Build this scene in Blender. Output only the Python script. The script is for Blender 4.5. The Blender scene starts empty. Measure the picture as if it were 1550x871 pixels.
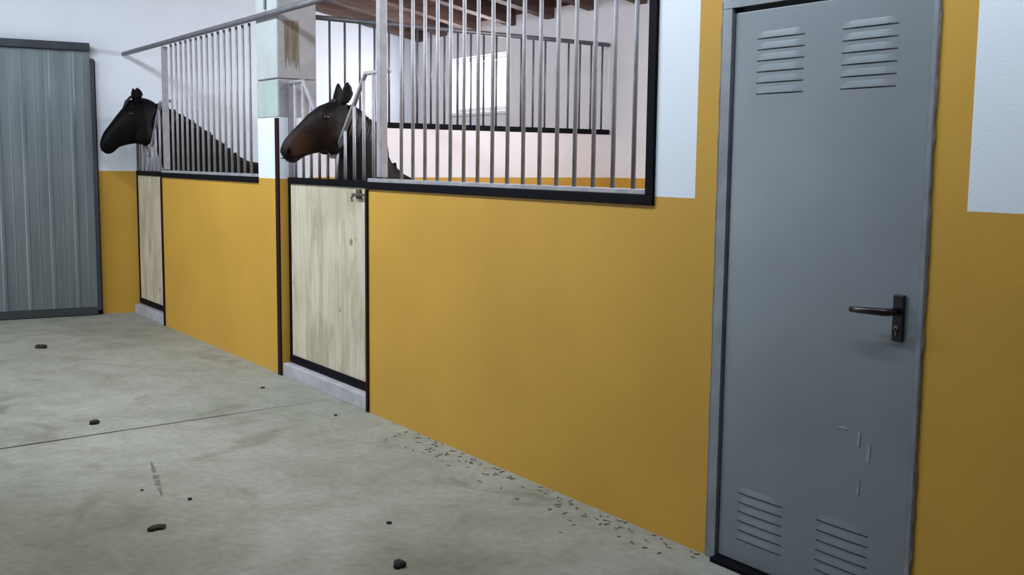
import bpy, bmesh, math, random
from mathutils import Vector, Matrix

random.seed(7)
SC = bpy.context.scene
COL = SC.collection

def prism(bm, ring_, off):
    a = [bm.verts.new(p) for p in ring_]
    b = [bm.verts.new(tuple(p[k]+off[k] for k in range(3))) for p in ring_]
    n = len(a)
    bm.faces.new(a[::-1]); bm.faces.new(b)
    for k in range(n): bm.faces.new((a[k], a[(k+1) % n], b[(k+1) % n], b[k]))

# ------------------------------------------------------------------ camera
YAW, PITCH, ROLL = math.radians(55.306), math.radians(6.6245), math.radians(0.619)
fw = Vector((-math.sin(YAW)*math.cos(PITCH), math.cos(YAW)*math.cos(PITCH), -math.sin(PITCH)))
rt = Vector((math.cos(YAW), math.sin(YAW), 0))
up = rt.cross(fw)
r2 = rt*math.cos(ROLL) + up*math.sin(ROLL)
u2 = -rt*math.sin(ROLL) + up*math.cos(ROLL)
cam_d = bpy.data.cameras.new('camera')
cam = bpy.data.objects.new('camera', cam_d); COL.objects.link(cam)
cam_d.sensor_width = 36.0
cam_d.lens = 1632.0/1550*36.0
cam_d.clip_start = 0.05
mw = Matrix((r2, u2, -fw)).transposed().to_4x4()
mw.translation = Vector((0, -2.7658, 1.42441))
cam.matrix_world = mw
SC.camera = cam

# ------------------------------------------------------------------ world, lights, exposure
wd = bpy.data.worlds.new('world'); SC.world = wd; wd.use_nodes = True
bg = wd.node_tree.nodes['Background']
bg.inputs['Color'].default_value = (0.86, 0.93, 1.0, 1)
bg.inputs['Strength'].default_value = 2.2

def area(name, loc, size, sy, power, col, rot=(0, 0, 0)):
    d = bpy.data.lights.new(name, 'AREA'); d.shape = 'RECTANGLE'
    d.size = size; d.size_y = sy; d.energy = power; d.color = col
    o = bpy.data.objects.new(name, d); COL.objects.link(o)
    o.location = loc; o.rotation_euler = rot
    return o
# strip lamps under the aisle roof (run along the aisle)
TILT = (math.radians(38), 0, 0)      # battens tilted at the stall fronts to keep the outer floor dim
area('aisle_strip_lamp', (-7.1, -1.95, 3.36), 2.8, 0.08, 92, (0.84, 0.92, 1.0), (math.radians(36), 0, math.radians(14)))
area('aisle_strip_lamp', (-4.5, -1.50, 3.18), 2.4, 0.08, 62, (0.84, 0.92, 1.0), TILT)
area('aisle_strip_lamp', (-1.7, -1.0, 3.0), 1.8, 0.08, 26, (0.82, 0.91, 1.0), (math.radians(60), 0, 0))
# added fill light at an unseen opening made for it, far end
area('added_far_fill', (-8.5, -4.97, 1.45), 2.6, 2.3, 44, (0.92, 0.96, 1.0), (math.radians(88), 0, 0))
# daylight through the two stall windows in the back wall, and an added fill light over the near stall
area('window_daylight', (-8.765, 3.14, 2.165), 0.98, 0.52, 85, (0.98, 0.95, 1.0), (math.radians(-90), 0, 0))
area('window_daylight', (-5.0, 3.14, 2.165), 0.98, 0.52, 95, (1.0, 0.95, 0.98), (math.radians(-90), 0, 0))  # assumed, unseen near stall window that lights the partition
area('added_stall_fill', (-4.4, 1.2, 2.90), 1.2, 0.8, 46, (1.0, 0.96, 0.97))
SC.view_settings.view_transform = 'Standard'
SC.view_settings.look = 'None'
SC.view_settings.gamma = 1
SC.view_settings.use_curve_mapping = False
SC.view_settings.exposure = 0.0

# ------------------------------------------------------------------ materials
def mat(name, col, rough=0.6, metal=0.0, var=0.0, scale=6.0, col2=None, bump=0.0, bscale=60.0,
        stretch=(1, 1, 1), spec=0.5, detail=4.0, lo=0.35, hi=0.7):
    m = bpy.data.materials.new(name); m.use_nodes = True
    nt = m.node_tree; b = nt.nodes['Principled BSDF']
    b.inputs['Roughness'].default_value = rough
    b.inputs['Metallic'].default_value = metal
    b.inputs['Specular IOR Level'].default_value = spec
    if col2 is None:
        col2 = tuple(c*(1-var) for c in col)
    tc = nt.nodes.new('ShaderNodeTexCoord')
    mp = nt.nodes.new('ShaderNodeMapping'); mp.inputs['Scale'].default_value = stretch
    nt.links.new(tc.outputs['Object'], mp.inputs['Vector'])
    nz = nt.nodes.new('ShaderNodeTexNoise'); nz.inputs['Scale'].default_value = scale
    nz.inputs['Detail'].default_value = detail
    nt.links.new(mp.outputs['Vector'], nz.inputs['Vector'])
    cr = nt.nodes.new('ShaderNodeValToRGB')
    cr.color_ramp.elements[0].position = lo; cr.color_ramp.elements[1].position = hi
    cr.color_ramp.elements[0].color = (*col2, 1); cr.color_ramp.elements[1].color = (*col, 1)
    nt.links.new(nz.outputs['Fac'], cr.inputs['Fac'])
    nt.links.new(cr.outputs['Color'], b.inputs['Base Color'])
    if bump > 0:
        n2 = nt.nodes.new('ShaderNodeTexNoise'); n2.inputs['Scale'].default_value = bscale
        n2.inputs['Detail'].default_value = 6
        nt.links.new(mp.outputs['Vector'], n2.inputs['Vector'])
        bp = nt.nodes.new('ShaderNodeBump'); bp.inputs['Strength'].default_value = bump
        bp.inputs['Distance'].default_value = 0.01
        nt.links.new(n2.outputs['Fac'], bp.inputs['Height'])
        nt.links.new(bp.outputs['Normal'], b.inputs['Normal'])
    return m

OCHRE = mat('ochre_paint', (0.58, 0.333, 0.048), 0.55, var=0.10, scale=1.6, bump=0.10, bscale=140, spec=0.3)
WHITE = mat('white_paint', (0.74, 0.81, 0.90), 0.6, var=0.04, scale=1.3, bump=0.08, bscale=120)
PINKW = mat('white_stall_paint', (0.82, 0.80, 0.84), 0.6, var=0.05, scale=1.3, bump=0.08, bscale=120)
GALV = mat('galvanized_steel', (0.37, 0.37, 0.405), 0.55, 0.25, var=0.25, scale=14)
GALVD = mat('weathered_steel_tube', (0.20, 0.20, 0.23), 0.5, 0.5, var=0.3, scale=10)
BLACK = mat('black_painted_steel', (0.006, 0.006, 0.010), 0.6, 0.0, var=0.3, scale=8, spec=0.06)
HOLE = mat('dark_hollow', (0.004, 0.003, 0.004), 0.9, spec=0.05)
REDBLK = mat('dark_rusty_steel', (0.010, 0.007, 0.008), 0.6, 0.0, col2=(0.030, 0.009, 0.007), scale=3, stretch=(1, 1, 0.5), spec=0.1)
CONC = mat('pillar_concrete', (0.33, 0.335, 0.35), 0.8, var=0.25, scale=7, bump=0.35, bscale=50)
STEPC = mat('threshold_concrete', (0.46, 0.46, 0.50), 0.75, var=0.25, scale=9, bump=0.3, bscale=60)
WOOD = mat('pale_board_wood', (0.62, 0.57, 0.44), 0.6, col2=(0.50, 0.45, 0.34), scale=5, stretch=(6, 6, 0.5), lo=0.3, hi=0.65, detail=6)
RAFT = mat('rafter_wood', (0.13, 0.08, 0.062), 0.75, col2=(0.06, 0.036, 0.03), scale=4, stretch=(6, 0.6, 6))
RAFTL = mat('new_pale_batten_wood', (0.62, 0.50, 0.42), 0.7, var=0.25, scale=4, stretch=(6, 0.6, 6))
DECK = mat('roof_board_wood', (0.40, 0.18, 0.11), 0.8, col2=(0.22, 0.09, 0.055), scale=3, stretch=(0.6, 6, 6))
DOORM = mat('grey_door_paint', (0.225, 0.262, 0.295), 0.36, 0.2, var=0.12, scale=2.5, bump=0.03, bscale=90)
DOORF = mat('galvanized_door_frame', (0.27, 0.30, 0.34), 0.5, 0.3, var=0.3, scale=8)
SLOT = mat('louver_slot_dark', (0.02, 0.022, 0.028), 0.7)
HANDLE = mat('black_handle_plastic', (0.010, 0.010, 0.013), 0.30)
SEAL = mat('sealant', (0.52, 0.49, 0.47), 0.8, var=0.5, scale=20)
DUNG = mat('dry_dung', (0.030, 0.026, 0.018), 0.9, var=0.5, scale=40, bump=0.6, bscale=80)
STRAW = mat('straw_chaff', (0.30, 0.27, 0.19), 0.9, col2=(0.13, 0.115, 0.085), scale=30)
WFRAME = mat('white_window_frame', (0.85, 0.85, 0.86), 0.4)
HOOF = mat('hoof_horn', (0.03, 0.025, 0.02), 0.5, var=0.3)
EYEM = mat('horse_eye', (0.012, 0.008, 0.007), 0.08)
MANE = mat('black_hair', (0.012, 0.010, 0.013), 0.55, var=0.4, scale=40, stretch=(8, 8, 0.6))
STAINS = mat('rust_wash', (0.085, 0.068, 0.042), 0.8, col2=(0.20, 0.175, 0.13), scale=9, stretch=(6, 6, 0.4))
SCUFF = mat('pale_scuff', (0.33, 0.37, 0.38), 0.6, var=0.3, scale=20)

def wood_stain(m):
    nt = m.node_tree; b = nt.nodes['Principled BSDF']; L = nt.links.new
    src = b.inputs['Base Color'].links[0].from_socket
    geo = nt.nodes.new('ShaderNodeNewGeometry')
    mp = nt.nodes.new('ShaderNodeMapping'); mp.inputs['Scale'].default_value = (5.0, 5.0, 1.7)
    L(geo.outputs['Position'], mp.inputs['Vector'])
    nz = nt.nodes.new('ShaderNodeTexNoise'); nz.inputs['Scale'].default_value = 1.5; nz.inputs['Detail'].default_value = 6
    nz.inputs['Distortion'].default_value = 0.6
    L(mp.outputs['Vector'], nz.inputs['Vector'])
    r = nt.nodes.new('ShaderNodeValToRGB'); r.color_ramp.elements[0].position = 0.36; r.color_ramp.elements[1].position = 0.53
    r.color_ramp.elements[0].color = (0.76, 0.73, 0.70, 1); r.color_ramp.elements[1].color = (1, 1, 1, 1)
    L(nz.outputs['Fac'], r.inputs['Fac'])
    x = nt.nodes.new('ShaderNodeMix'); x.data_type = 'RGBA'; x.blend_type = 'MULTIPLY'; x.inputs['Factor'].default_value = 1
    L(src, x.inputs['A']); L(r.outputs[0], x.inputs['B'])
    vo = nt.nodes.new('ShaderNodeTexVoronoi'); vo.inputs['Scale'].default_value = 4.2
    L(geo.outputs['Position'], vo.inputs['Vector'])
    r2_ = nt.nodes.new('ShaderNodeValToRGB'); r2_.color_ramp.elements[0].position = 0.05; r2_.color_ramp.elements[1].position = 0.12
    r2_.color_ramp.elements[0].color = (0.40, 0.34, 0.28, 1); r2_.color_ramp.elements[1].color = (1, 1, 1, 1)
    L(vo.outputs['Distance'], r2_.inputs['Fac'])
    y = nt.nodes.new('ShaderNodeMix'); y.data_type = 'RGBA'; y.blend_type = 'MULTIPLY'; y.inputs['Factor'].default_value = 1
    L(x.outputs['Result'], y.inputs['A']); L(r2_.outputs[0], y.inputs['B'])
    L(y.outputs['Result'], b.inputs['Base Color'])
wood_stain(WOOD)

def sheet_mat():
    m = mat('galvanized_sheet', (0.42, 0.495, 0.535), 0.42, 0.35, col2=(0.29, 0.355, 0.395), scale=3.0, stretch=(1, 4.0, 0.35), lo=0.3, hi=0.7)
    return m
SHEET = sheet_mat()

def glass_mat():
    m = bpy.data.materials.new('window_glass'); m.use_nodes = True
    nt = m.node_tree; nt.nodes.clear()
    o = nt.nodes.new('ShaderNodeOutputMaterial'); t = nt.nodes.new('ShaderNodeBsdfTransparent')
    g = nt.nodes.new('ShaderNodeBsdfGlossy'); g.inputs['Roughness'].default_value = 0.05
    x = nt.nodes.new('ShaderNodeMixShader'); x.inputs['Fac'].default_value = 0.06
    nt.links.new(t.outputs[0], x.inputs[1]); nt.links.new(g.outputs[0], x.inputs[2])
    nt.links.new(x.outputs[0], o.inputs['Surface'])
    return m
GLASS = glass_mat()

def floor_mat():
    m = bpy.data.materials.new('aisle_concrete'); m.use_nodes = True
    nt = m.node_tree; b = nt.nodes['Principled BSDF']; L = nt.links.new
    b.inputs['Roughness'].default_value = 0.72
    b.inputs['Specular IOR Level'].default_value = 0.3
    tc = nt.nodes.new('ShaderNodeTexCoord')
    def noise(s, d, dist=0.0):
        n = nt.nodes.new('ShaderNodeTexNoise'); n.inputs['Scale'].default_value = s
        n.inputs['Detail'].default_value = d; n.inputs['Distortion'].default_value = dist
        L(tc.outputs['Object'], n.inputs['Vector']); return n
    def ramp(n, p0, p1, c0, c1):
        r = nt.nodes.new('ShaderNodeValToRGB'); r.color_ramp.elements[0].position = p0
        r.color_ramp.elements[1].position = p1
        r.color_ramp.elements[0].color = (*c0, 1); r.color_ramp.elements[1].color = (*c1, 1)
        L(n.outputs['Fac'], r.inputs['Fac']); return r
    def mul(a, c, f=1.0):
        x = nt.nodes.new('ShaderNodeMix'); x.data_type = 'RGBA'; x.blend_type = 'MULTIPLY'
        x.inputs['Factor'].default_value = f
        L(a, x.inputs['A']); L(c, x.inputs['B']); return x.outputs['Result']
    big = ramp(noise(0.9, 5, 0.4), 0.3, 0.7, (0.29, 0.305, 0.262), (0.385, 0.39, 0.355))
    mid = ramp(noise(4.5, 6, 0.6), 0.33, 0.60, (0.84, 0.84, 0.81), (1, 1, 1))
    fine = ramp(noise(26, 4), 0.3, 0.62, (0.84, 0.84, 0.82), (1, 1, 1))
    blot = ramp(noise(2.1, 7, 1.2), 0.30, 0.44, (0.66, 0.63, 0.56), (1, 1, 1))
    # two soft-edged patches of darker, greener floor colour
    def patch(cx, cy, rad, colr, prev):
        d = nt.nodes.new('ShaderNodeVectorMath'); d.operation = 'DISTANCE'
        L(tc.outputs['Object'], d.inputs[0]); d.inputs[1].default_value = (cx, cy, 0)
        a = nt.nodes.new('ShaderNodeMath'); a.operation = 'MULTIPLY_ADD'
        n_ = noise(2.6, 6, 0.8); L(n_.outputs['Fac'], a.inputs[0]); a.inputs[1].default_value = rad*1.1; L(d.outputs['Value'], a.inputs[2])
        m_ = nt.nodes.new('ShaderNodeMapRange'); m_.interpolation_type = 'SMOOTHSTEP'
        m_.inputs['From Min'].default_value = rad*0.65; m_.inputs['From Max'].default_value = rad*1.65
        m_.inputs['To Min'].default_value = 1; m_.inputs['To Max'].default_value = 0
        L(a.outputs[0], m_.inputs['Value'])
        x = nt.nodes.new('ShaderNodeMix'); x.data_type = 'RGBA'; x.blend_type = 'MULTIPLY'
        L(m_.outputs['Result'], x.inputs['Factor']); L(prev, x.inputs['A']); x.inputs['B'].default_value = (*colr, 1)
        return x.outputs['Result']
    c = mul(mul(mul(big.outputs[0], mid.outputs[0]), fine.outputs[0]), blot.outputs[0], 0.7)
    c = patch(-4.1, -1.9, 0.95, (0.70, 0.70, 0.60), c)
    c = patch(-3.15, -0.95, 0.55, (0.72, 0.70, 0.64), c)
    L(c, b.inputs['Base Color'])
    bp = nt.nodes.new('ShaderNodeBump'); bp.inputs['Strength'].default_value = 0.25; bp.inputs['Distance'].default_value = 0.01
    L(noise(45, 6).outputs['Fac'], bp.inputs['Height']); L(bp.outputs['Normal'], b.inputs['Normal'])
    return m
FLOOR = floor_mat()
SUBF = mat('joint_dirt', (0.15, 0.145, 0.125), 0.9, var=0.4, scale=12)
SMEAR = mat('dirt_smear', (0.19, 0.19, 0.16), 0.9, col2=(0.10, 0.10, 0.08), scale=25)

def coat_mat(name, dark, brown, spots):
    # coat colour patches set by distance from points on the animal (object space)
    m = bpy.data.materials.new(name); m.use_nodes = True
    nt = m.node_tree; b = nt.nodes['Principled BSDF']; L = nt.links.new
    b.inputs['Roughness'].default_value = 0.52
    b.inputs['Specular IOR Level'].default_value = 0.11
    tc = nt.nodes.new('ShaderNodeTexCoord')
    nz = nt.nodes.new('ShaderNodeTexNoise'); nz.inputs['Scale'].default_value = 9; nz.inputs['Detail'].default_value = 5
    L(tc.outputs['Object'], nz.inputs['Vector'])
    col = None
    base = nt.nodes.new('ShaderNodeRGB'); base.outputs[0].default_value = (*dark, 1)
    col = base.outputs[0]
    for (p, r, c) in spots:
        d = nt.nodes.new('ShaderNodeVectorMath'); d.operation = 'DISTANCE'
        L(tc.outputs['Object'], d.inputs[0]); d.inputs[1].default_value = p
        mr = nt.nodes.new('ShaderNodeMapRange'); mr.inputs['From Min'].default_value = r
        mr.inputs['From Max'].default_value = r*0.25
        mr.interpolation_type = 'SMOOTHSTEP'
        L(d.outputs['Value'], mr.inputs['Value'])
        x = nt.nodes.new('ShaderNodeMix'); x.data_type = 'RGBA'
        L(mr.outputs['Result'], x.inputs['Factor']); L(col, x.inputs['A'])
        x.inputs['B'].default_value = (*c, 1); col = x.outputs['Result']
    x = nt.nodes.new('ShaderNodeMix'); x.data_type = 'RGBA'; x.blend_type = 'MULTIPLY'
    rr = nt.nodes.new('ShaderNodeValToRGB'); rr.color_ramp.elements[0].color = (0.65, 0.65, 0.65, 1)
    L(nz.outputs['Fac'], rr.inputs['Fac']); x.inputs['Factor'].default_value = 1
    L(col, x.inputs['A']); L(rr.outputs[0], x.inputs['B']); L(x.outputs['Result'], b.inputs['Base Color'])
    n2 = nt.nodes.new('ShaderNodeTexNoise'); n2.inputs['Scale'].default_value = 220
    L(tc.outputs['Object'], n2.inputs['Vector'])
    bp = nt.nodes.new('ShaderNodeBump'); bp.inputs['Strength'].default_value = 0.35; bp.inputs['Distance'].default_value = 0.004
    L(n2.outputs['Fac'], bp.inputs['Height']); L(bp.outputs['Normal'], b.inputs['Normal'])
    return m

# ------------------------------------------------------------------ helpers
def link_mesh(name, me, parent=None):
    o = bpy.data.objects.new(name, me); COL.objects.link(o)
    if parent is not None: o.parent = parent
    return o

def obj(name, bm, m, parent=None, smooth=False):
    me = bpy.data.meshes.new(name)
    bmesh.ops.recalc_face_normals(bm, faces=bm.faces)
    bm.to_mesh(me); bm.free()
    ms = m if isinstance(m, (list, tuple)) else [m]
    for k in ms: me.materials.append(k)
    if smooth:
        for p in me.polygons: p.use_smooth = True
    return link_mesh(name, me, parent)

def tag(o, label=None, cat=None, group=None, kind=None):
    if label: o['label'] = label
    if cat: o['category'] = cat
    if group: o['group'] = group
    if kind: o['kind'] = kind
    return o

def empty(name, loc=(0, 0, 0), rz=0.0):
    o = bpy.data.objects.new(name, None); COL.objects.link(o)
    o.empty_display_size = 0.1
    o.location = loc; o.rotation_euler = (0, 0, rz)
    return o

def box(bm, x0, x1, y0, y1, z0, z1, bev=0.0, mi=0):
    vs = [bm.verts.new((x, y, z)) for x in (x0, x1) for y in (y0, y1) for z in (z0, z1)]
    idx = [(0, 1, 3, 2), (4, 6, 7, 5), (0, 4, 5, 1), (2, 3, 7, 6), (0, 2, 6, 4), (1, 5, 7, 3)]
    fs = [bm.faces.new([vs[i] for i in f]) for f in idx]
    for f in fs: f.material_index = mi
    if bev > 0:
        es = list({e for f in fs for e in f.edges})
        bmesh.ops.bevel(bm, geom=es, offset=bev, segments=2, profile=0.5, affect='EDGES')

def nbox(x0, x1, y0, y1, z0, z1, bev=0.0):
    bm = bmesh.new(); box(bm, x0, x1, y0, y1, z0, z1, bev); return bm

def tube(bm, pts, r, n=10, cap=True):
    pts = [Vector(p) for p in pts]; rings = []
    rs = r if isinstance(r, (list, tuple)) else [r]*len(pts)
    for i, p in enumerate(pts):
        t = (pts[min(i+1, len(pts)-1)] - pts[max(i-1, 0)]).normalized()
        a = t.cross(Vector((0, 0, 1)))
        if a.length < 1e-3: a = Vector((1, 0, 0))
        a.normalize(); c = t.cross(a)
        rings.append([bm.verts.new(p + (a*math.cos(k*2*math.pi/n) + c*math.sin(k*2*math.pi/n))*rs[i]) for k in range(n)])
    for i in range(len(rings)-1):
        for k in range(n):
            bm.faces.new((rings[i][k], rings[i][(k+1) % n], rings[i+1][(k+1) % n], rings[i+1][k]))
    if cap:
        bm.faces.new(rings[0][::-1]); bm.faces.new(rings[-1])

def ntube(pts, r, n=10):
    bm = bmesh.new(); tube(bm, pts, r, n); return bm

def grid_wall(name, xs, zs, y0, y1, cell, mats, axis='x', kind='structure'):
    """slab of cells between y0 and y1; cell(xc,zc) -> None (hole) or material index."""
    bm = bmesh.new(); V = {}
    def v(x, y, z):
        k = (round(x, 5), round(y, 5), round(z, 5))
        if k not in V: V[k] = bm.verts.new((x, y, z))
        return V[k]
    C = {}
    for i in range(len(xs)-1):
        for j in range(len(zs)-1):
            C[i, j] = cell((xs[i]+xs[i+1])/2, (zs[j]+zs[j+1])/2)
    for (i, j), mi in C.items():
        if mi is None: continue
        a, b, c, d = xs[i], xs[i+1], zs[j], zs[j+1]
        fs = [((a, y0, c), (b, y0, c), (b, y0, d), (a, y0, d)), ((a, y1, c), (a, y1, d), (b, y1, d), (b, y1, c))]
        if C.get((i-1, j)) is None: fs.append(((a, y0, c), (a, y0, d), (a, y1, d), (a, y1, c)))
        if C.get((i+1, j)) is None: fs.append(((b, y0, c), (b, y1, c), (b, y1, d), (b, y0, d)))
        if C.get((i, j-1)) is None: fs.append(((a, y0, c), (a, y1, c), (b, y1, c), (b, y0, c)))
        if C.get((i, j+1)) is None: fs.append(((a, y0, d), (b, y0, d), (b, y1, d), (a, y1, d)))
        for f in fs:
            q = bm.faces.new([v(*p) for p in f]); q.material_index = mi
    return bm

S = 1.302            # top of the ochre dado
EX, EK = -10.189, 0.09   # end wall: X = EX + EK*y
EANG = -math.atan(EK)
YB = 2.90            # back wall face
XP = -6.80           # partition face towards the near stall
PR = 2.36            # height of the overhead rail
def zr(y): return 2.665 + (2.87 - y)*0.187     # underside of the rafters

# ------------------------------------------------------------------ floor
fl = obj('floor', nbox(-11.5, 3.2, -5.2, 3.2, -0.12, -0.016), SUBF)
tag(fl, 'pale grey concrete floor of the stable aisle with one joint', 'floor', kind='structure')
def slab(side):
    bm = bmesh.new(); N = 40
    def jx(y): return -5.835 - 0.0886*(y + 0.0) + 0.0
    edge = []
    for i in range(N+1):
        y = -5.2 + i*(5.2+0.24)/N
        w = 0.011*max(0.25, min(1.0, (-y)/1.2)) if y < 0 else 0.001
        edge.append((jx(y) + side*w + random.uniform(-0.003, 0.003), y))
    edge += [(jx(0.24) + side*0.001, 3.2)]
    xo = -11.5 if side < 0 else 3.2
    top = [bm.verts.new((x, y, 0)) for x, y in edge]; out = [bm.verts.new((xo, y, 0)) for x, y in edge]
    bot = [bm.verts.new((x, y, -0.016)) for x, y in edge]
    for i in range(len(edge)-1):
        bm.faces.new((top[i], top[i+1], out[i+1], out[i]))
        bm.faces.new((top[i], bot[i], bot[i+1], top[i+1]))
    return bm
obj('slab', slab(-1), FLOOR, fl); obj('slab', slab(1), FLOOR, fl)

# ------------------------------------------------------------------ walls
# front wall of the stalls (towards the aisle)
XJ1, XG1, XQ0, XQ1, XJ2, XG2 = -9.22, -9.22, -7.03, -6.665, -5.43, -3.055
DX0, DX1 = -2.725, -1.878
def front_cell(x, z):
    if x < XJ1: return None
    if x < XQ0: return 0 if z < 1.285 else None
    if x < XQ1: return (0 if z < S else 1) if z < 1.70 else None
    if x < XJ2: return None
    if x < XG2: return 0 if z < 1.285 else None
    if DX0 < x < DX1 and z < 2.005: return None
    if x < -2.84 and z > S: return 1
    if x > -1.762 and z > S: return 1
    return 0
bm = grid_wall('w', [XJ1, XQ0, XQ1, XJ2, XG2, -2.84, DX0, DX1, -1.762, 3.0], [0, 1.285, S, 1.70, 2.005, 3.26], 0.0, 0.20, front_cell, [OCHRE, WHITE])
tag(obj('wall_front', bm, [OCHRE, WHITE]), 'ochre and white stall front wall along the aisle', 'wall', kind='structure')

# end wall (slightly skewed), aisle part and stall part
ew = empty('wall_left', (EX, 0, 0), EANG)
tag(ew, 'white end wall with ochre dado behind the grey sliding door', 'wall', kind='structure')
def endwall():
    bm = bmesh.new()
    for (z0, z1, mi) in ((0, 1.308, 0), (1.308, None, 1)):
        ys = [-5.2, 3.2]
        a = []
        for x in (-0.2, 0.0):
            for y in ys:
                zt = z1 if z1 else zr(y) + 0.10
                a.append(((x, y, z0), (x, y, zt)))
        vs = [[bm.verts.new(p) for p in q] for q in a]
        F = [(vs[0][0], vs[1][0], vs[1][1], vs[0][1]), (vs[2][0], vs[2][1], vs[3][1], vs[3][0]),
             (vs[0][0], vs[0][1], vs[2][1], vs[2][0]), (vs[1][0], vs[3][0], vs[3][1], vs[1][1]),
             (vs[0][0], vs[2][0], vs[3][0], vs[1][0]), (vs[0][1], vs[1][1], vs[3][1], vs[2][1])]
        for f in F: q = bm.faces.new(f); q.material_index = mi
    return bm
obj('plaster_face', endwall(), [OCHRE, WHITE], ew)

# back wall with two window openings
WX = [(-9.26, -8.27), (-5.5, -4.5)]; WZ0, WZ1 = 1.90, 2.43
def back_cell(x, z):
    for a, b in WX:
        if a < x < b and WZ0 < z < WZ1: return None
    return 0 if z < 1.31 else 1
bm = grid_wall('w', [-10.4, WX[0][0], WX[0][1], WX[1][0], WX[1][1], 3.0], [0, 1.31, WZ0, WZ1, 2.745], YB, YB+0.22, back_cell, None)
tag(obj('wall_back', bm, [OCHRE, PINKW]), 'white back wall of the stalls with ochre dado', 'wall', kind='structure')
for n, (a, b) in enumerate(WX):
    w = empty('window_%d' % (n+1), ((a+b)/2, YB, WZ0))
    tag(w, ['bright white framed window in the back wall of the far stall', 'unseen white framed window in the back wall of the near stall'][n], 'window', kind='structure')
    h = (b-a)/2; H = WZ1-WZ0
    bm = bmesh.new()
    box(bm, -h, h, 0.05, 0.11, 0.0, 0.045); box(bm, -h, h, 0.05, 0.11, H-0.045, H)
    box(bm, -h, -h+0.05, 0.05, 0.11, 0.045, H-0.045); box(bm, h-0.05, h, 0.05, 0.11, 0.045, H-0.045)
    obj('window_frame', bm, WFRAME, w)
    obj('window_sill', nbox(-h-0.02, h+0.02, -0.03, 0.05, -0.03, 0.0, 0.004), WFRAME, w)
    obj('pane', nbox(-h+0.05, h-0.05, 0.078, 0.082, 0.045, H-0.045), GLASS, w)

# partition between the stalls and the far side of the near stall
def part_cell(x, z): return 0 if z < 1.31 else 1
bm = grid_wall('w', [0.20, 2.90], [0, 1.31, 1.655], 0, 0.2, lambda x, z: 0 if z < 1.31 else 1, None)
o = obj('wall_partition', bm, [OCHRE, PINKW]); o.rotation_euler = (0, 0, math.radians(90)); o.location = (XP, 0, 0)
tag(o, 'low white and ochre partition wall between the two stalls', 'wall', kind='structure')
bm = grid_wall('w', [0.20, 2.90], [0, 1.31, 2.74], -0.2, 0.0, lambda x, z: 0 if z < 1.31 else 1, None)
o = obj('wall_partition', bm, [OCHRE, PINKW]); o.rotation_euler = (0, 0, math.radians(90)); o.location = (-3.05, 0, 0)
tag(o, 'tall partition wall closing the near stall beside the grey door room', 'wall', kind='structure')
UNSEENW = mat('dark_unseen_wall', (0.14, 0.135, 0.125), 0.9, var=0.25, scale=5)  # unseen walls coloured dark to cut the bounce light
# rest of the aisle shell, behind the camera
bm = grid_wall('w', [-10.9, -9.9, -7.1, 3.2], [0, 2.7, 4.2], -5.2, -5.0, lambda x, z: None if (-9.9 < x < -7.1 and z < 2.7) else 0, None)  # unseen opening made up for the far fill light
tag(obj('wall_aisle', bm, [UNSEENW, UNSEENW]), 'aisle wall opposite the stalls behind the camera', 'wall', kind='structure')
bm = grid_wall('w', [-5.2, 3.12], [0, 1.31, 4.2], -0.2, 0.0, lambda x, z: 0 if z < 1.31 else 1, None)
o = obj('wall_right', bm, [UNSEENW, UNSEENW]); o.rotation_euler = (0, 0, math.radians(90)); o.location = (3.0, 0, 0)
tag(o, 'near end wall of the stable aisle', 'wall', kind='structure')

# ------------------------------------------------------------------ roof: rafters and boards
rf = empty('ceiling', (-4, 0, 0))
tag(rf, 'sloping timber roof of rafters and reddish boards', 'roof', kind='structure')
def slope_box(x0, x1, ya, yb, d0, d1):
    bm = bmesh.new()
    P = [(x, y, zr(y)+d) for x in (x0, x1) for y in (ya, yb) for d in (d0, d1)]
    vs = [bm.verts.new(p) for p in P]
    for f in [(0, 1, 3, 2), (4, 6, 7, 5), (0, 4, 5, 1), (2, 3, 7, 6), (0, 2, 6, 4), (1, 5, 7, 3)]:
        bm.faces.new([vs[i] for i in f])
    return bm
rm = None
rx = [-9.86, -9.42, -8.80, -8.22, -7.64, -7.06, -6.45]
while rx[-1] < 2.4: rx.append(rx[-1]+0.61)
for x in rx:
    if rm is None:
        r = obj('rafter', slope_box(-0.055, 0.055, -4.95, 2.895, 0.0, 0.15), RAFT, rf); rm = r.data
    else:
        r = link_mesh('rafter', rm, rf)
    r.location = (x + 4, 0, random.uniform(-0.012, 0.012))
bw = 0.205
y = -5.15; bmesh0 = None
while y < 3.1:
    d = random.uniform(0.152, 0.160)
    b_ = obj('roof_board', slope_box(-6.6, 7.2, y, y+bw-0.008, d, d+0.02), DECK, rf)
    y += bw
bm = bmesh.new()
tag(obj('roof_sheet', slope_box(-6.8, 7.4, -5.3, 3.25, 0.19, 0.21), GALVD, rf))
bl = None
for x in [-9.80, -9.18, -8.56, -7.94, -7.32, -6.70, -5.46, -4.22]:
    if bl is None:
        b_ = obj('batten', slope_box(-0.022, 0.022, -1.0, 2.89, 0.10, 0.15), RAFTL, rf); bl = b_.data
    else: b_ = link_mesh('batten', bl, rf)
    b_.location = (x+4, 0, 0)

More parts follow.
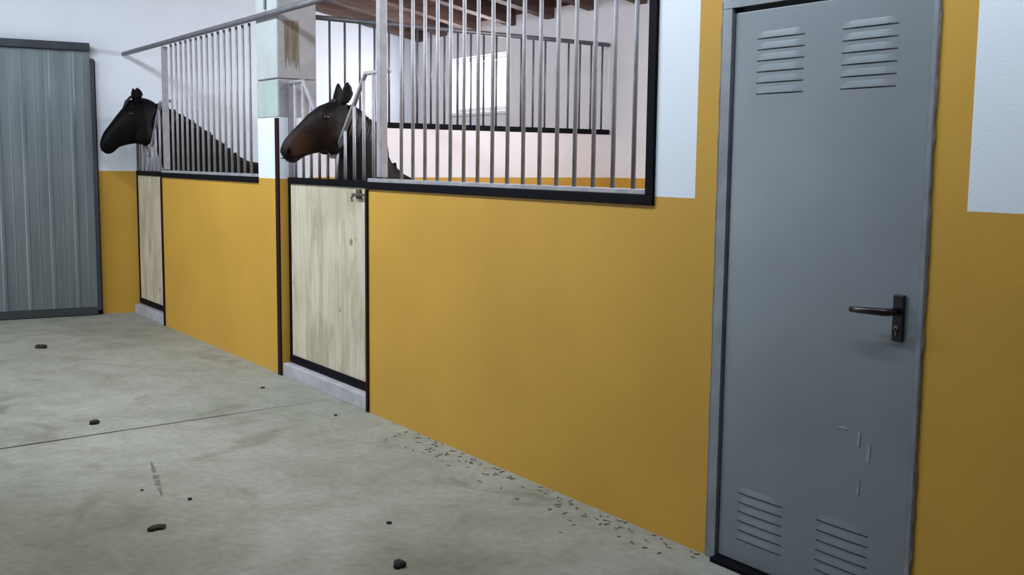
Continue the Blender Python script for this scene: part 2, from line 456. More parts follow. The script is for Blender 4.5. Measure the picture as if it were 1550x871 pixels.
# ------------------------------------------------------------------ concrete pillar
pl = empty('concrete_pillar', ((XQ0+XQ1)/2, 0.13, 1.70))
tag(pl, 'bare grey concrete pillar standing on the white wall stub between the stall fronts', 'pillar')
hw = (XQ1-XQ0)/2
def blk(z0, z1, dx=0.0, m=CONC):
    return obj('block', nbox(-hw+dx, hw+dx, -0.13, 0.135, z0, z1, 0.004), m, pl)
blk(0.0, 0.245); blk(0.249, 1.70-0.0)
CONCW = mat('limewashed_concrete', (0.41, 0.45, 0.46), 0.8, var=0.14, scale=7, bump=0.3, bscale=50)
obj('limewash_coat', nbox(-hw+0.004, hw-0.006, -0.1335, -0.13, 0.255, 1.69), CONCW, pl)
obj('limewash_coat', nbox(-hw+0.004, hw-0.006, -0.1335, -0.13, 0.004, 0.241), mat('greenish_limewash', (0.38, 0.46, 0.43), 0.8, var=0.15, scale=6), pl)
# washed down rust stain, wavy outline
bm = bmesh.new(); N = 14
up_ = [(hw+0.0004, -0.085 + 0.10*i/N, 0.615 + 0.01*random.random()) for i in range(N+1)]
dn_ = [(hw+0.0004, -0.085 + 0.10*i/N, 0.43 - 0.10*math.sin(i*1.9)**2 - 0.05*random.random()) for i in range(N+1)]
for i in range(N): prism(bm, [up_[i], up_[i+1], dn_[i+1], dn_[i]], (0.0015, 0, 0))
obj('rust_stain', bm, STAINS, pl)
obj('conduit', ntube([(0.0, -0.142, 0.70), (0.0, -0.142, 1.69)], 0.010, 8), GALVD, pl)

# ------------------------------------------------------------------ overhead rail
rl = obj('overhead_rail', ntube([(EX+0.02, -0.026, PR), (-3.105, -0.026, PR)], 0.020, 12), GALVD, smooth=True)
tag(rl, 'long grey steel tube rail running above both stall fronts', 'rail')

# ------------------------------------------------------------------ stall fronts
BAR = {}
def bar(parent, x, y, z0, z1, r=0.0095, m=GALV, name='bar'):
    k = (round(z1-z0, 3), r, m.name)
    if k not in BAR:
        bm = ntube([(0, 0, 0), (0, 0, z1-z0)], r, 10)
        me = bpy.data.meshes.new(name); bmesh.ops.recalc_face_normals(bm, faces=bm.faces); bm.to_mesh(me); bm.free()
        me.materials.append(m)
        for p in me.polygons: p.use_smooth = True
        BAR[k] = me
    o = link_mesh(name, BAR[k], parent); o.location = (x, y, z0)
    return o

def grille(x0, x1, xpost, label, bars, right_frame, hp_=0.023):
    g = empty('stall_grille', ((x0+x1)/2, 0, 1.285))
    tag(g, label, 'grille'); cx, cz = (x0+x1)/2, 1.285
    obj('black_rail', nbox(x0-cx, x1-cx, -0.012, 0.05, -0.018, 0.022, 0.003), BLACK, g)
    obj('bottom_rail', nbox(x0-cx+0.02, x1-cx-0.045 if right_frame else x1-cx, -0.006, 0.034, 0.022, 0.043, 0.003), GALV, g)
    obj('post', nbox(xpost-hp_-cx, xpost+hp_-cx, 0.008-hp_, 0.008+hp_, 0.05, PR-0.02-cz, 0.004), GALV, g)
    for x in bars: bar(g, x-cx, 0.004, 0.042, PR-0.015-cz)
    if right_frame:
        obj('side_frame', nbox(x1-cx-0.045, x1-cx, -0.012, 0.05, 0.022, 3.20-cz, 0.003), BLACK, g)
    return g
grille(XG1, XQ0, -9.075, 'far stall front grille of closely set grey bars with black bottom rail',
       [-8.885 + 0.1225*i for i in range(15)], False, 0.021)
grille(XJ2, XG2, -5.262, 'near stall front grille of tall grey bars inside a black frame',
       [-3.185 - 0.1235*i for i in range(16)], True)

def corner(name, x0, x1, z1, label, m=REDBLK):
    o = obj(name, nbox(x0, x1, -0.013, 0.0, 0.0, z1, 0.002), m)
    tag(o, label, 'steel edge strip')
    return o
corner('edge_strip', XQ1-0.048, XQ1+0.002, 1.695, 'tall dark steel edge strip on the wall stub left of the near stall door')
corner('edge_strip', XJ2-0.002, XJ2+0.022, 1.265, 'dark steel edge strip at the right jamb of the near stall door')
corner('edge_strip', XJ1-0.002, XJ1+0.024, 1.265, 'dark steel edge strip at the right jamb of the far stall door')

def step(x0, x1, label):
    bm = nbox(x0, x1, 0.003, 0.21, -0.005, 0.086, 0.008)
    tag(obj('threshold', bm, STEPC), label, 'threshold')
step(XQ1+0.001, XJ2-0.001, 'grey concrete threshold step under the near stall door')
step(EX+0.03, XJ1-0.001, 'grey concrete threshold step under the far stall door by the end wall')

# ------------------------------------------------------------------ stall doors
def stall_door(x0, x1, ax, vl, vr, xr, label, bars, latch):
    """x0..x1 leaf, ax apex of the V gap, vl/vr: top corners (x,z), xr: where the right top tube ends."""
    cx = (x0+x1)/2; d = empty('stall_door', (cx, 0.07, 0.12)); tag(d, label, 'door')
    zt = 1.29-0.12
    n = 5 if x1-x0 > 1.0 else 4; w = (x1-x0-0.05)/n
    for i in range(n):
        a = x0-cx+0.025+i*w
        obj('board', nbox(a+0.0008, a+w-0.0008, -0.012, 0.016, 0.02, zt-0.02, 0.0015), WOOD, d)
    obj('bottom_rail', nbox(x0-cx, x1-cx, -0.022, 0.024, -0.026, 0.020, 0.003), BLACK, d)
    obj('top_rail', nbox(x0-cx, x1-cx, -0.022, 0.024, zt-0.02, zt+0.022, 0.003), BLACK, d)
    obj('side_rail', nbox(x0-cx, x0-cx+0.028, -0.020, 0.022, 0.020, zt-0.02, 0.002), BLACK, d)
    obj('side_rail', nbox(x1-cx-0.028, x1-cx, -0.020, 0.022, 0.020, zt-0.02, 0.002), BLACK, d)
    az = 1.445-0.12
    # tube outlining the V shaped gap
    pts = [(x0-cx+0.015, 0, vl[1]-0.12), (vl[0]-cx, 0, vl[1]-0.12), (ax-cx-0.02, 0, az), (ax-cx+0.02, 0, az), (vr[0]-cx, 0, vr[1]-0.12), (xr-cx, 0, vr[1]-0.12)]
    obj('yoke_tube', ntube(pts, 0.014, 10), GALV, d, smooth=True)
    obj('side_tube', nbox(x0-cx, x0-cx+0.03, -0.015, 0.015, zt+0.022, vl[1]-0.12, 0.003), GALVD, d)
    for x in bars:
        if x < ax: t = (x-vl[0])/(ax-vl[0]); z = vl[1] + max(0, t)*(1.445-vl[1])
        else: t = (vr[0]-x)/(vr[0]-ax); z = vr[1] + max(0, t)*(1.445-vr[1])
        bar(d, x-cx, 0, zt+0.02, z-0.12)
    if latch:
        bm = bmesh.new()
        box(bm, x1-cx-0.21, x1-cx-0.16, -0.03, -0.012, zt-0.085, zt-0.03, 0.004)
        tube(bm, [(x1-cx-0.235, -0.036, zt-0.06), (x1-cx-0.02, -0.036, zt-0.06)], 0.008, 8)
        tube(bm, [(x1-cx-0.20, -0.036, zt-0.06), (x1-cx-0.20, -0.06, zt-0.075), (x1-cx-0.19, -0.06, zt-0.10)], 0.006, 8)
        obj('latch', bm, mat('dull_brass_latch', (0.10, 0.095, 0.07), 0.5, 0.3, var=0.4), d)
    return d
stall_door(XQ1+0.012, XJ2-0.012, -6.005, (-6.43, 1.92), (-5.575, 1.915), -5.287,
           'pale wooden stall door of the near stall with a V yoke for the brown horse',
           [-6.565 + 0.1205*i for i in range(11)], True)
stall_door(EX+0.04, XJ1-0.012, -9.80, (-10.06, 1.80), (-9.42, 1.905), -9.115,
           'narrow pale wooden stall door in the far corner under the black horse',
           [-10.07 + 0.1205*i for i in range(8)], False)

# ------------------------------------------------------------------ partition grille
pg = empty('partition_grille', (XP-0.04, 0.27, 1.655))
tag(pg, 'grey barred grille standing on the low wall between the two stalls', 'grille')
obj('black_rail', nbox(-0.03, 0.045, 0.0, 2.61, 0.0, 0.040, 0.003), BLACK, pg)
obj('top_tube', ntube([(0, -0.02, 2.378-1.655), (0, 2.62, 2.372-1.655)], 0.017, 10), GALVD, pg, smooth=True)
for i in range(23):
    bar(pg, 0, 0.06+0.1135*i, 0.04, 2.37-1.655, 0.008, GALVD)

# ------------------------------------------------------------------ grey service door
dr = empty('door_1', ((DX0+DX1)/2, 0, 0)); tag(dr, 'grey steel door with two louver sets top and bottom and black lever handle', 'door', kind='structure')
dcx = (DX0+DX1)/2
LX0, LX1 = -2.672, -1.903
bm = bmesh.new()
box(bm, DX0-dcx, LX0-dcx-0.006, -0.008, 0.10, 0, 1.955)
box(bm, LX0-dcx-0.006, LX0-dcx+0.012, 0.045, 0.10, 0, 1.955)
box(bm, LX1-dcx+0.005, DX1-dcx, -0.008, 0.10, 0, 1.955)
box(bm, DX0-dcx, DX1-dcx, -0.008, 0.10, 1.957, 2.005)
obj('door_frame', bm, DOORF, dr)
leaf = obj('door_leaf', nbox(LX0-dcx, LX1-dcx, 0.004, 0.044, 0.022, 1.940, 0.004), DOORM, dr)
obj('door_gap_shade', nbox(LX0-dcx, LX1-dcx, 0.020, 0.05, 1.941, 1.956), SLOT, dr)  # dark strip in place of the shade in the gap above the leaf
obj('door_sill', nbox(DX0-dcx+0.05, DX1-dcx-0.02, -0.035, 0.05, 0.0, 0.019, 0.003), BLACK, dr)
lm = None
def louver_mesh():
    bm = bmesh.new(); w = 0.101; h = 0.024; p = 0.0032
    n = 10; rows = []
    prof = [(0, h), (-p*0.35, h*0.72), (-p*0.8, h*0.28), (-p, 0.0)]
    for yy, zz in prof:
        rows.append([bm.verts.new((-w + 2*w*i/n, yy*(0.1+0.9*min(1, 5*min(i, n-i)/n)), zz)) for i in range(n+1)])
    for a in range(len(rows)-1):
        for i in range(n): bm.faces.new((rows[a][i], rows[a][i+1], rows[a+1][i+1], rows[a+1][i]))
    back = [bm.verts.new((-w+2*w*i/n, 0.0, 0.0)) for i in range(n+1)]
    for i in range(n):
        f = bm.faces.new((rows[-1][i], rows[-1][i+1], back[i+1], back[i])); f.material_index = 1
    bm.faces.new([r[0] for r in rows]+[back[0]]); bm.faces.new([r[-1] for r in rows][::-1]+[back[-1]])
    box(bm, -w, w, -0.0006, 0.0, -0.0045, 0.0, mi=1)
    me = bpy.data.meshes.new('louver'); bm.to_mesh(me); bm.free()
    me.materials.append(DOORM); me.materials.append(SLOT)
    return me
lm = louver_mesh()
for cx_, zt_ in ((-2.468, 1.846), (-2.119, 1.846), (-2.482, 0.276), (-2.137, 0.276)):
    for i in range(6):
        o = link_mesh('louver', lm, leaf); o.location = (cx_-dcx, 0.0045, zt_-0.0365*i - (0.0 if zt_ > 1 else -0.003*i))
# handle
hp = obj('handle_plate', nbox(-1.985-dcx, -1.944-dcx, -0.006, 0.004, 0.903, 1.046, 0.005), HANDLE, dr)
bm = ntube([(-1.966-dcx, 0.0, 0.995), (-1.966-dcx, -0.048, 0.995), (-1.972-dcx, -0.056, 0.995), (-2.07-dcx, -0.056, 0.991), (-2.098-dcx, -0.052, 0.990)],
           [0.011, 0.011, 0.012, 0.0105, 0.009], 12)
obj('lever', bm, HANDLE, hp, smooth=True)
bm = ntube([(-1.966-dcx, -0.004, 0.945), (-1.966-dcx, -0.010, 0.945)], 0.008, 12)
box(bm, -1.969-dcx, -1.963-dcx, -0.010, -0.004, 0.922, 0.945)
obj('keyhole_cylinder', bm, GALVD, hp)
# scuffs on the paint
bm = bmesh.new()
for (x, z, w, h) in ((-2.088, 0.575, 0.006, 0.03), (-2.050, 0.54, 0.007, 0.035), (-2.083, 0.42, 0.006, 0.03), (-2.15, 0.60, 0.02, 0.004)):
    n = 8; c = []
    for i in range(n):
        a = 2*math.pi*i/n; q = 1+0.3*math.sin(3*i)
        c.append((x-dcx+w*q*math.cos(a)+0.3*h*0.2*math.sin(a), 0.0035, z+h*q*math.sin(a)))
    prism(bm, c, (0, -0.0012, 0))
obj('scuff_mark', bm, SCUFF, leaf)
# irregular sealant around the frame
def seal(x, side):
    bm = bmesh.new(); N = 46; L = []
    for i in range(N+1):
        z = 0.01 + i*1.97/N
        L.append((bm.verts.new((x-dcx, -0.009, z)), bm.verts.new((x-dcx+side*(0.005+0.006*random.random()), -0.0045, z))))
    for i in range(N): bm.faces.new((L[i][0], L[i][1], L[i+1][1], L[i+1][0]))
    bmesh.ops.solidify(bm, geom=bm.faces[:], thickness=0.004)
    obj('sealant_bead', bm, SEAL, dr)
seal(DX0+0.003, -1); seal(DX1-0.003, 1)

# ------------------------------------------------------------------ grey sliding door on the end wall
sd = empty('door_2', (EX, 0, 0), EANG); tag(sd, 'large grey ribbed galvanized sliding door on the white end wall', 'door', kind='structure')
YD1 = -0.287; PW = 0.60
def sheet(ya, yb):
    bm = bmesh.new(); z0, z1 = 0.075, 2.36
    per = 0.20; P = []
    y = ya
    nper = max(1, round((yb-ya)/per)); per = (yb-ya)/nper
    for i in range(nper):
        b0 = ya+i*per
        P += [(b0, 0.050), (b0+per*0.10, 0.050), (b0+per*0.16, 0.056), (b0+per*0.26, 0.056), (b0+per*0.32, 0.050), (b0+per*0.64, 0.050), (b0+per*0.66, 0.0518), (b0+per*0.70, 0.0518), (b0+per*0.72, 0.050)]
    P.append((yb, 0.050))
    lo = [bm.verts.new((x, y, z0)) for y, x in P]; hi = [bm.verts.new((x, y, z1)) for y, x in P]
    for i in range(len(P)-1): bm.faces.new((lo[i], lo[i+1], hi[i+1], hi[i]))
    bmesh.ops.solidify(bm, geom=bm.faces[:], thickness=0.0012)
    return bm
for i in range(5):
    obj('sheet_panel', sheet(YD1-0.03-PW*(i+1), YD1-0.03-PW*i), SHEET, sd)
bm = bmesh.new()
box(bm, 0.035, 0.075, YD1-0.032, YD1, 0.045, 2.30)
obj('edge_profile', bm, mat('dark_door_edge', (0.05, 0.06, 0.075), 0.5, 0.3, var=0.3), sd)
obj('bottom_profile', nbox(0.03, 0.072, YD1-3.05, YD1-0.033, 0.008, 0.074), mat('dark_bottom_edge', (0.04, 0.05, 0.055), 0.6, 0.2), sd)
obj('track_cover', nbox(0.005, 0.105, YD1-3.3, YD1-0.036, 2.365, 2.432, 0.004), mat('dark_track_steel', (0.045, 0.055, 0.07), 0.5, 0.3, var=0.3), sd)
obj('jamb_post', nbox(0.001, 0.034, YD1-0.04, YD1+0.015, 0.0, 2.29, 0.002), REDBLK, sd)

# ------------------------------------------------------------------ horses
def ring(bm, top, bot, hw, xc, n=24, egg=0.0):
    c = Vector(((top[0]+bot[0])/2, (top[1]+bot[1])/2)); d = Vector((top[0]-bot[0], top[1]-bot[1]))/2
    R = []
    for k in range(n):
        a = 2*math.pi*k/n
        s, co = math.sin(a), math.cos(a)          # co along top axis
        w = hw*(1 + egg*co)
        # slightly squarish section
        R.append(bm.verts.new((xc + w*math.copysign(abs(s)**0.85, s), c.x + d.x*co, c.y + d.y*co)))
    return R
def loft(bm, secs, n=24, egg=0.0):
    rs = [ring(bm, t, b, w, x, n, egg) for (t, b, w, x) in secs]
    for i in range(len(rs)-1):
        for k in range(n): bm.faces.new((rs[i][k], rs[i][(k+1) % n], rs[i+1][(k+1) % n], rs[i+1][k]))
    bm.faces.new(rs[0][::-1]); bm.faces.new(rs[-1])
def limb(bm, pts, n=14):
    # pts: (x,y,z,ry,rx) horizontal section rings
    rs = []
    for x, y, z, ry, rx in pts:
        rs.append([bm.verts.new((x+rx*math.cos(2*math.pi*k/n), y+ry*math.sin(2*math.pi*k/n), z)) for k in range(n)])
    for i in range(len(rs)-1):
        for k in range(n): bm.faces.new((rs[i][k], rs[i][(k+1) % n], rs[i+1][(k+1) % n], rs[i+1][k]))
    bm.faces.new(rs[0][::-1]); bm.faces.new(rs[-1])
def ball(bm, c, r, seg=14):
    M = Matrix.Translation(c) @ Matrix.Diagonal((r[0], r[1], r[2], 1))
    bmesh.ops.create_uvsphere(bm, u_segments=seg, v_segments=seg//2+2, radius=1, matrix=M)

def horse(X0, label, coat, head, body, ears, eye, nost, mouth, cheek, fore, hind, belly, tailp, mane, drift, lean):
    root = empty('horse', (X0, 0, 0)); tag(root, label, 'horse')
    bm = bmesh.new()
    dx = lambda y: drift*max(0.0, y-0.3)
    loft(bm, [(t, b, w, dx(t[0])) for t, b, w in body], 28, -0.12)
    loft(bm, [(t, b, w, 0.0) for t, b, w in head], 24, 0.16)
    # cheek discs, brow ridges and nostril swellings
    for s in (-1, 1):
        ball(bm, (s*cheek[2], cheek[0], cheek[1]), (0.035, 0.075, 0.095))
        ball(bm, (s*(eye[2]-0.012), eye[0]+0.005, eye[1]+0.014), (0.022, 0.036, 0.026))
        ball(bm, (s*(nost[2]-0.018), nost[0]+0.012, nost[1]), (0.026, 0.034, 0.034))
        # ears: leaf shaped, cupped
        (ty, tz), (by, bz), ex = ears
        e0 = Vector((s*ex, by, bz)); e1 = Vector((s*(ex+0.012), ty, tz))
        rs = []; N = 9
        for i in range(N+1):
            t = i/N; c = e0.lerp(e1, t) + Vector((0, 0.010*math.sin(t*3.1), 0))
            w = 0.034*(math.sin(math.pi*(0.22+0.78*t))**0.8)+0.006; th = 0.018*(1-0.55*t)+0.004
            rs.append([bm.verts.new(c + Vector((th*math.cos(a)*0.9 + 0.25*w*math.sin(a)*s, w*math.sin(a), 0))) for a in [2*math.pi*k/12 for k in range(12)]])
        for i in range(N):
            for k in range(12): bm.faces.new((rs[i][k], rs[i][(k+1) % 12], rs[i+1][(k+1) % 12], rs[i+1][k]))
        bm.faces.new(rs[0][::-1]); bm.faces.new(rs[-1])
        # front leg: forearm, knee, cannon, fetlock, pastern, hoof top
        fy = fore; xf = dx(fy); k_ = belly
        limb(bm, [(xf+s*0.13, fy, k_+0.42, 0.13, 0.085), (xf+s*0.135, fy, k_+0.20, 0.115, 0.085), (xf+s*0.13, fy-0.01, k_+0.0, 0.085, 0.062),
                  (xf+s*0.125, fy-0.005, k_*0.70, 0.058, 0.048), (xf+s*0.125, fy-0.012, k_*0.58, 0.050, 0.046), (xf+s*0.125, fy-0.008, k_*0.52, 0.042, 0.038),
                  (xf+s*0.125, fy, k_*0.40, 0.030, 0.025), (xf+s*0.125, fy+0.005, k_*0.24, 0.031, 0.026), (xf+s*0.125, fy+0.010, k_*0.18, 0.040, 0.034),
                  (xf+s*0.125, fy-0.015, k_*0.12, 0.034, 0.031), (xf+s*0.125, fy-0.03, 0.055, 0.046, 0.044)])
        # hind leg: thigh, stifle forward, gaskin, hock back, vertical shank
        hy = hind; xh = dx(hy)
        limb(bm, [(xh+s*0.13, hy+0.02, k_+0.48, 0.20, 0.10), (xh+s*0.145, hy, k_+0.26, 0.20, 0.105), (xh+s*0.15, hy-0.05, k_+0.08, 0.15, 0.085),
                  (xh+s*0.145, hy-0.01, k_*0.90, 0.095, 0.062), (xh+s*0.135, hy+0.08, k_*0.74, 0.060, 0.045), (xh+s*0.13, hy+0.125, k_*0.66, 0.062, 0.044),
                  (xh+s*0.13, hy+0.12, k_*0.58, 0.048, 0.040), (xh+s*0.13, hy+0.11, k_*0.42, 0.033, 0.027), (xh+s*0.13, hy+0.10, k_*0.25, 0.034, 0.028),
                  (xh+s*0.13, hy+0.10, k_*0.18, 0.043, 0.036), (xh+s*0.13, hy+0.07, k_*0.12, 0.036, 0.032), (xh+s*0.13, hy+0.05, 0.055, 0.048, 0.045)])
    bmesh.ops.recalc_face_normals(bm, faces=bm.faces)
    me = bpy.data.meshes.new('body_raw'); bm.to_mesh(me); bm.free()
    tmp = bpy.data.objects.new('body_raw', me); COL.objects.link(tmp)
    md = tmp.modifiers.new('r', 'REMESH'); md.mode = 'VOXEL'; md.voxel_size = 0.0095
    ms = tmp.modifiers.new('s', 'SMOOTH'); ms.factor = 0.5; ms.iterations = 5
    dg = bpy.context.evaluated_depsgraph_get(); dg.update()
    me2 = bpy.data.meshes.new_from_object(tmp.evaluated_get(dg))
    bpy.data.objects.remove(tmp); bpy.data.meshes.remove(me)
    me2.name = 'body'; me2.materials.clear(); me2.materials.append(coat)
    for p in me2.polygons: p.use_smooth = True
    bd = link_mesh('body', me2, root)
    for s in (-1, 1):
        bm = bmesh.new(); ball(bm, (s*eye[2], eye[0], eye[1]), (0.013, 0.019, 0.017), 16)
        obj('eye', bm, EYEM, bd, smooth=True)
        bm = bmesh.new(); ball(bm, (s*(nost[2]+0.0035), nost[0], nost[1]), (0.007, 0.012, 0.019), 12)
        obj('nostril', bm, HOLE, bd, smooth=True)
        for (yy, xx) in ((fore-0.03, dx(fore)+s*0.125), (hind+0.05, dx(hind)+s*0.13)):
            bm = bmesh.new()
            limb(bm, [(xx, yy-0.012, 0.002, 0.066, 0.060), (xx, yy-0.002, 0.060, 0.050, 0.048)], 16)
            obj('hoof', bm, HOOF, root)
        # mouth line
    bm = ntube(mouth, 0.0035, 6); obj('mouth_line', bm, HOLE, bd)
    # mane of separate locks hanging to the far side with tufts standing on the crest
    bm = bmesh.new()
    for i in range(len(mane)-1):
        a, b = Vector(mane[i]), Vector(mane[i+1])
        for q in range(16):
            t = (q+random.random())/16; p = a.lerp(b, t); L = 0.17+0.08*random.random()
            sd_ = -1 if random.random() < 0.7 else 1
            x_ = dx(p.x)
            w0 = 0.055
            pts = [(x_, p.x+0.004, p.y-0.012), (x_+sd_*0.035, p.x+0.008, p.y-0.004), (x_+sd_*w0*1.15, p.x+0.005, p.y-0.06),
                   (x_+sd_*(w0*1.5), p.x-0.03, p.y-L*0.7), (x_+sd_*(w0*1.62), p.x-0.05, p.y-L)]
            tube(bm, pts, [0.008, 0.010, 0.009, 0.006, 0.002], 5)
    obj('mane', bm, MANE, root, smooth=True)
    # forelock
    bm = bmesh.new(); (ty, tz), (by, bz), ex = ears
    for q in range(9):
        x_ = random.uniform(-0.03, 0.03)
        tube(bm, [(x_*0.5, by+0.01, bz+0.018), (x_, by-0.04, bz+0.018), (x_*1.3, by-0.085+random.uniform(-.01, .01), bz-0.025), (x_*1.4, by-0.115, bz-0.075-0.03*random.random())], [0.007, 0.009, 0.008, 0.002], 6)
    obj('forelock', bm, MANE, root, smooth=True)
    # tail
    bm = bmesh.new(); ty, tz = tailp; xt = dx(ty)
    for q in range(14):
        a = random.uniform(-0.05, 0.05); b_ = random.uniform(-0.03, 0.04)
        tube(bm, [(xt, ty-0.03, tz), (xt+a*0.3, ty+0.03, tz-0.02), (xt+a*0.7, ty+0.055+b_*0.4, tz-0.15), (xt+a, ty+0.05+b_, tz-0.45), (xt+a*0.7, ty+0.03+b_, tz-0.72-0.1*random.random())],
             [0.018, 0.02, 0.022, 0.02, 0.004], 6)
    obj('tail', bm, MANE, root, smooth=True)
    return root

coat2 = coat_mat('bay_coat', (0.0055, 0.0045, 0.0052), None,
                 [((0.08, -0.03, 1.56), 0.20, (0.017, 0.009, 0.0078)), ((0.05, -0.165, 1.50), 0.12, (0.050, 0.025, 0.014)), ((0.0, -0.27, 1.45), 0.085, (0.006, 0.0055, 0.0055))])
horse(-6.005, 'dark brown horse with tan muzzle leaning its head out of the near stall', coat2,
      head=[((.185, 1.735), (.165, 1.60), .045), ((.14, 1.770), (.125, 1.53), .066), ((.095, 1.782), (.095, 1.492), .078), ((.05, 1.775), (.058, 1.470), .092), ((-.013, 1.750), (.01, 1.473), .094),
            ((-.081, 1.700), (-.045, 1.466), .080), ((-.125, 1.658), (-.08, 1.457), .066), ((-.172, 1.613), (-.115, 1.447), .057),
            ((-.218, 1.566), (-.150, 1.425), .055), ((-.245, 1.532), (-.180, 1.405), .056), ((-.259, 1.495), (-.213, 1.408), .048), ((-.259, 1.468), (-.235, 1.425), .028)],
      body=[((.14, 1.765), (.135, 1.58), .045), ((.19, 1.750), (.125, 1.50), .062), ((.26, 1.702), (.118, 1.42), .080), ((.33, 1.645), (.110, 1.33), .098), ((.395, 1.54), (.118, 1.22), .120),
            ((.452, 1.42), (.118, 1.08), .155), ((.53, 1.352), (.125, .92), .19), ((.64, 1.302), (.16, .78), .215), ((.78, 1.270), (.42, .69), .225),
            ((.98, 1.24), (.85, .65), .25), ((1.20, 1.24), (1.2, .66), .26), ((1.45, 1.26), (1.5, .72), .25), ((1.65, 1.24), (1.7, .80), .225), ((1.80, 1.16), (1.82, .90), .165), ((1.86, 1.08), (1.86, .98), .08)],
      ears=((.135, 1.892), (.115, 1.765), .052), eye=(-0.012, 1.678, 0.088), nost=(-0.236, 1.478, 0.048),
      mouth=[(0.050, -0.135, 1.462), (0.057, -0.175, 1.447), (0.054, -0.215, 1.436), (0.036, -0.247, 1.434), (0.0, -0.258, 1.434), (-0.036, -0.247, 1.434), (-0.054, -0.215, 1.436), (-0.050, -0.135, 1.462)],
      cheek=(0.045, 1.55, 0.060), fore=0.42, hind=1.62, belly=0.70, tailp=(1.86, 1.08),
      mane=[(.165, 1.765), (.24, 1.715), (.33, 1.645), (.40, 1.53), (.47, 1.40)], drift=0.0, lean=0)

coat1 = coat_mat('black_coat', (0.0016, 0.0014, 0.0022), None, [((0.06, -0.05, 1.68), 0.22, (0.0045, 0.003, 0.0032))])
horse(-9.86, 'nearly black horse leaning its head out of the far corner stall', coat1,
      head=[((.175, 1.90), (.165, 1.72), .05), ((.13, 1.935), (.135, 1.62), .07), ((.08, 1.955), (.098, 1.555), .085), ((.02, 1.962), (.062, 1.528), .10), ((-.07, 1.935), (.0, 1.558), .104),
            ((-.147, 1.844), (-.07, 1.548), .088), ((-.19, 1.79), (-.12, 1.537), .074), ((-.25, 1.71), (-.17, 1.520), .064),
            ((-.297, 1.649), (-.21, 1.482), .060), ((-.322, 1.59), (-.24, 1.462), .061), ((-.331, 1.54), (-.275, 1.458), .052), ((-.326, 1.505), (-.30, 1.470), .03)],
      body=[((.12, 1.925), (.135, 1.68), .05), ((.19, 1.905), (.14, 1.55), .068), ((.30, 1.865), (.17, 1.46), .085), ((.44, 1.795), (.20, 1.36), .10), ((.58, 1.70), (.23, 1.24), .12),
            ((.72, 1.585), (.25, 1.10), .15), ((.86, 1.475), (.28, .96), .18), ((.98, 1.412), (.36, .84), .20), ((1.14, 1.385), (.60, .74), .21),
            ((1.32, 1.35), (1.15, .70), .215), ((1.55, 1.34), (1.5, .70), .215), ((1.80, 1.37), (1.85, .77), .21), ((2.02, 1.35), (2.08, .85), .20), ((2.18, 1.26), (2.20, .96), .15), ((2.24, 1.18), (2.24, 1.06), .08)],
      ears=((-.020, 2.045), (-.012, 1.950), .052), eye=(-0.085, 1.812, 0.094), nost=(-0.302, 1.545, 0.052),
      mouth=[(0.055, -0.195, 1.535), (0.060, -0.235, 1.515), (0.056, -0.28, 1.497), (0.036, -0.315, 1.492), (0.0, -0.326, 1.492), (-0.036, -0.315, 1.492), (-0.056, -0.28, 1.497), (-0.055, -0.195, 1.535)],
      cheek=(0.03, 1.64, 0.066), fore=0.62, hind=1.98, belly=0.75, tailp=(2.24, 1.18),
      mane=[(.15, 1.915), (.30, 1.865), (.44, 1.795), (.58, 1.70), (.72, 1.585), (.86, 1.475)], drift=0.12, lean=0)

# ------------------------------------------------------------------ droppings, chaff and smears on the floor
def clump(x, y, sx, sy, h, label, rz=0.0, bits=5):
    bm = bmesh.new()
    for i in range(bits):
        a = random.uniform(0, 6.28); q = random.uniform(0, 0.6) if i else 0
        r = random.uniform(0.45, 0.7)
        M = Matrix.Translation((sx*q*math.cos(a), sy*q*math.sin(a), h*0.30)) @ Matrix.Rotation(random.uniform(0, 3), 4, 'Z') @ Matrix.Diagonal((sx*r, sy*r, h*0.45, 1))
        g = bmesh.ops.create_icosphere(bm, subdivisions=2, radius=1, matrix=M)
        for v in g['verts']:
            v.co += Vector((random.uniform(-1, 1)*sx, random.uniform(-1, 1)*sy, random.uniform(-1, 1)*h))*0.08
            v.co.z = max(0.0, v.co.z)
    o = obj('dung_clump', bm, DUNG, smooth=True); o.location = (x, y, 0.0); o.rotation_euler = (0, 0, rz)
    tag(o, label, 'dung', 'dry dung bits on the aisle floor')
R_ = math.radians
clump(-8.583, -1.119, .060, .055, .035, 'dark dung clump on the floor nearest the grey sliding door', 0.4)
clump(-5.95, -1.377, .030, .035, .030, 'dark dung clump lying just above the floor joint at the left')
clump(-4.096, -1.579, .028, .045, .020, 'flat dark dung clump at the lower left, left of the largest one', 0.4)
clump(-3.237, -0.989, .034, .032, .030, 'largest black dung clump at the bottom edge of the view')
clump(-4.382, -1.369, .016, .016, .012, 'small dung bit just below the long dirt smear', 0, 3)
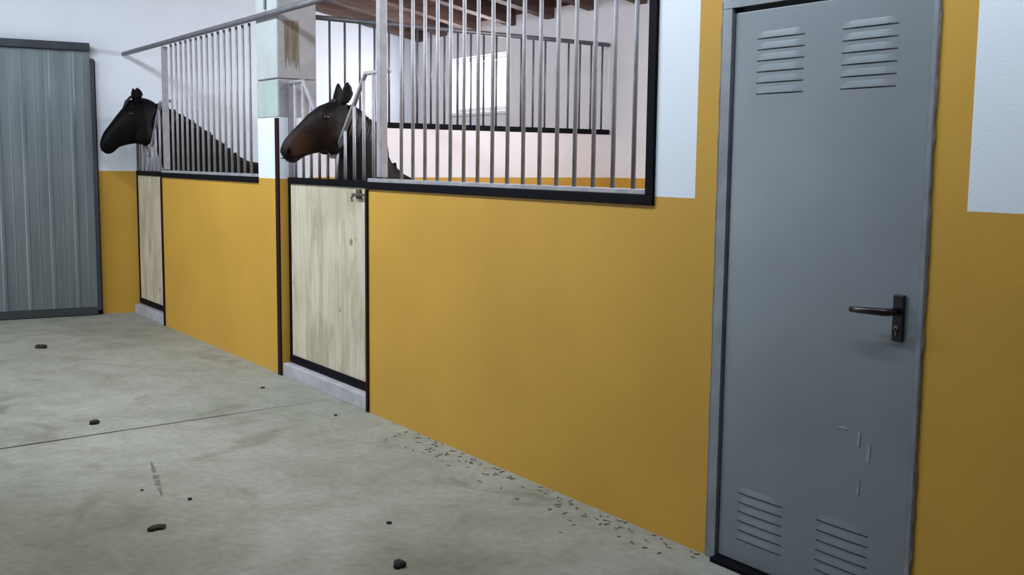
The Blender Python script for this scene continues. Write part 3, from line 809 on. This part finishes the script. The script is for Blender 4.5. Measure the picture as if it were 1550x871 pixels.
clump(-6.348, -0.267, .024, .018, .012, 'small dung bit on the floor left of the near stall threshold', 0, 3)
clump(-5.429, -0.201, .016, .016, .012, 'small dung bit in front of the near stall threshold', 0, 3)
clump(-3.662, -0.806, .014, .016, .012, 'small dung bit uphill of the largest black clump', 0, 3)
clump(-4.62, -1.50, .010, .012, .008, 'tiny dung bit at the top of the dirt smear', 0, 2)

bm = bmesh.new()
A, B = Vector((-5.05, -1.335)), Vector((-4.50, -1.45)); N = 26
d = (B-A).normalized(); nrm = Vector((-d.y, d.x)); L = []
for i in range(N+1):
    t = i/N; c = A.lerp(B, t)
    w = 0.003 + 0.013*max(0.0, math.sin(min(1, t*1.05)*math.pi*0.9))*(0.55+0.9*random.random())
    p, q = c+nrm*w*random.uniform(.5, 1), c-nrm*w*random.uniform(.5, 1)
    L.append(((p.x, p.y, -0.001), (q.x, q.y, -0.001)))
for i in range(N):
    if i in (9, 10, 14, 19): continue
    prism(bm, [L[i][0], L[i][1], L[i+1][1], L[i+1][0]], (0, 0, 0.0018))
tag(obj('dirt_smear', bm, SMEAR), 'long narrow dark dirt smear on the concrete at the lower left', 'stain', kind='stuff')

bm = bmesh.new()
for i in range(120):
    x = random.uniform(-4.9, -2.72); t = abs(random.gauss(0, 0.10))
    y = -0.012 - t; a = random.uniform(0, 3.14); l = random.uniform(0.004, 0.015); w = random.uniform(0.001, 0.0022)
    c, s = math.cos(a), math.sin(a); z = 0.0008
    P = [(x+l*c-w*s, y+l*s+w*c, z), (x-l*c-w*s, y-l*s+w*c, z), (x-l*c+w*s, y-l*s-w*c, z), (x+l*c+w*s, y+l*s-w*c, z)]
    P = [(a_, min(-0.002, b_), c_) for a_, b_, c_ in P]
    lo = [bm.verts.new(p) for p in P]; hi = [bm.verts.new((p[0], p[1], z+0.003)) for p in P]
    bm.faces.new(hi)
    for k in range(4): bm.faces.new((lo[k], lo[(k+1) % 4], hi[(k+1) % 4], hi[k]))
tag(obj('straw_chaff', bm, STRAW), 'thin scatter of straw chaff along the foot of the ochre wall', 'straw', kind='stuff')
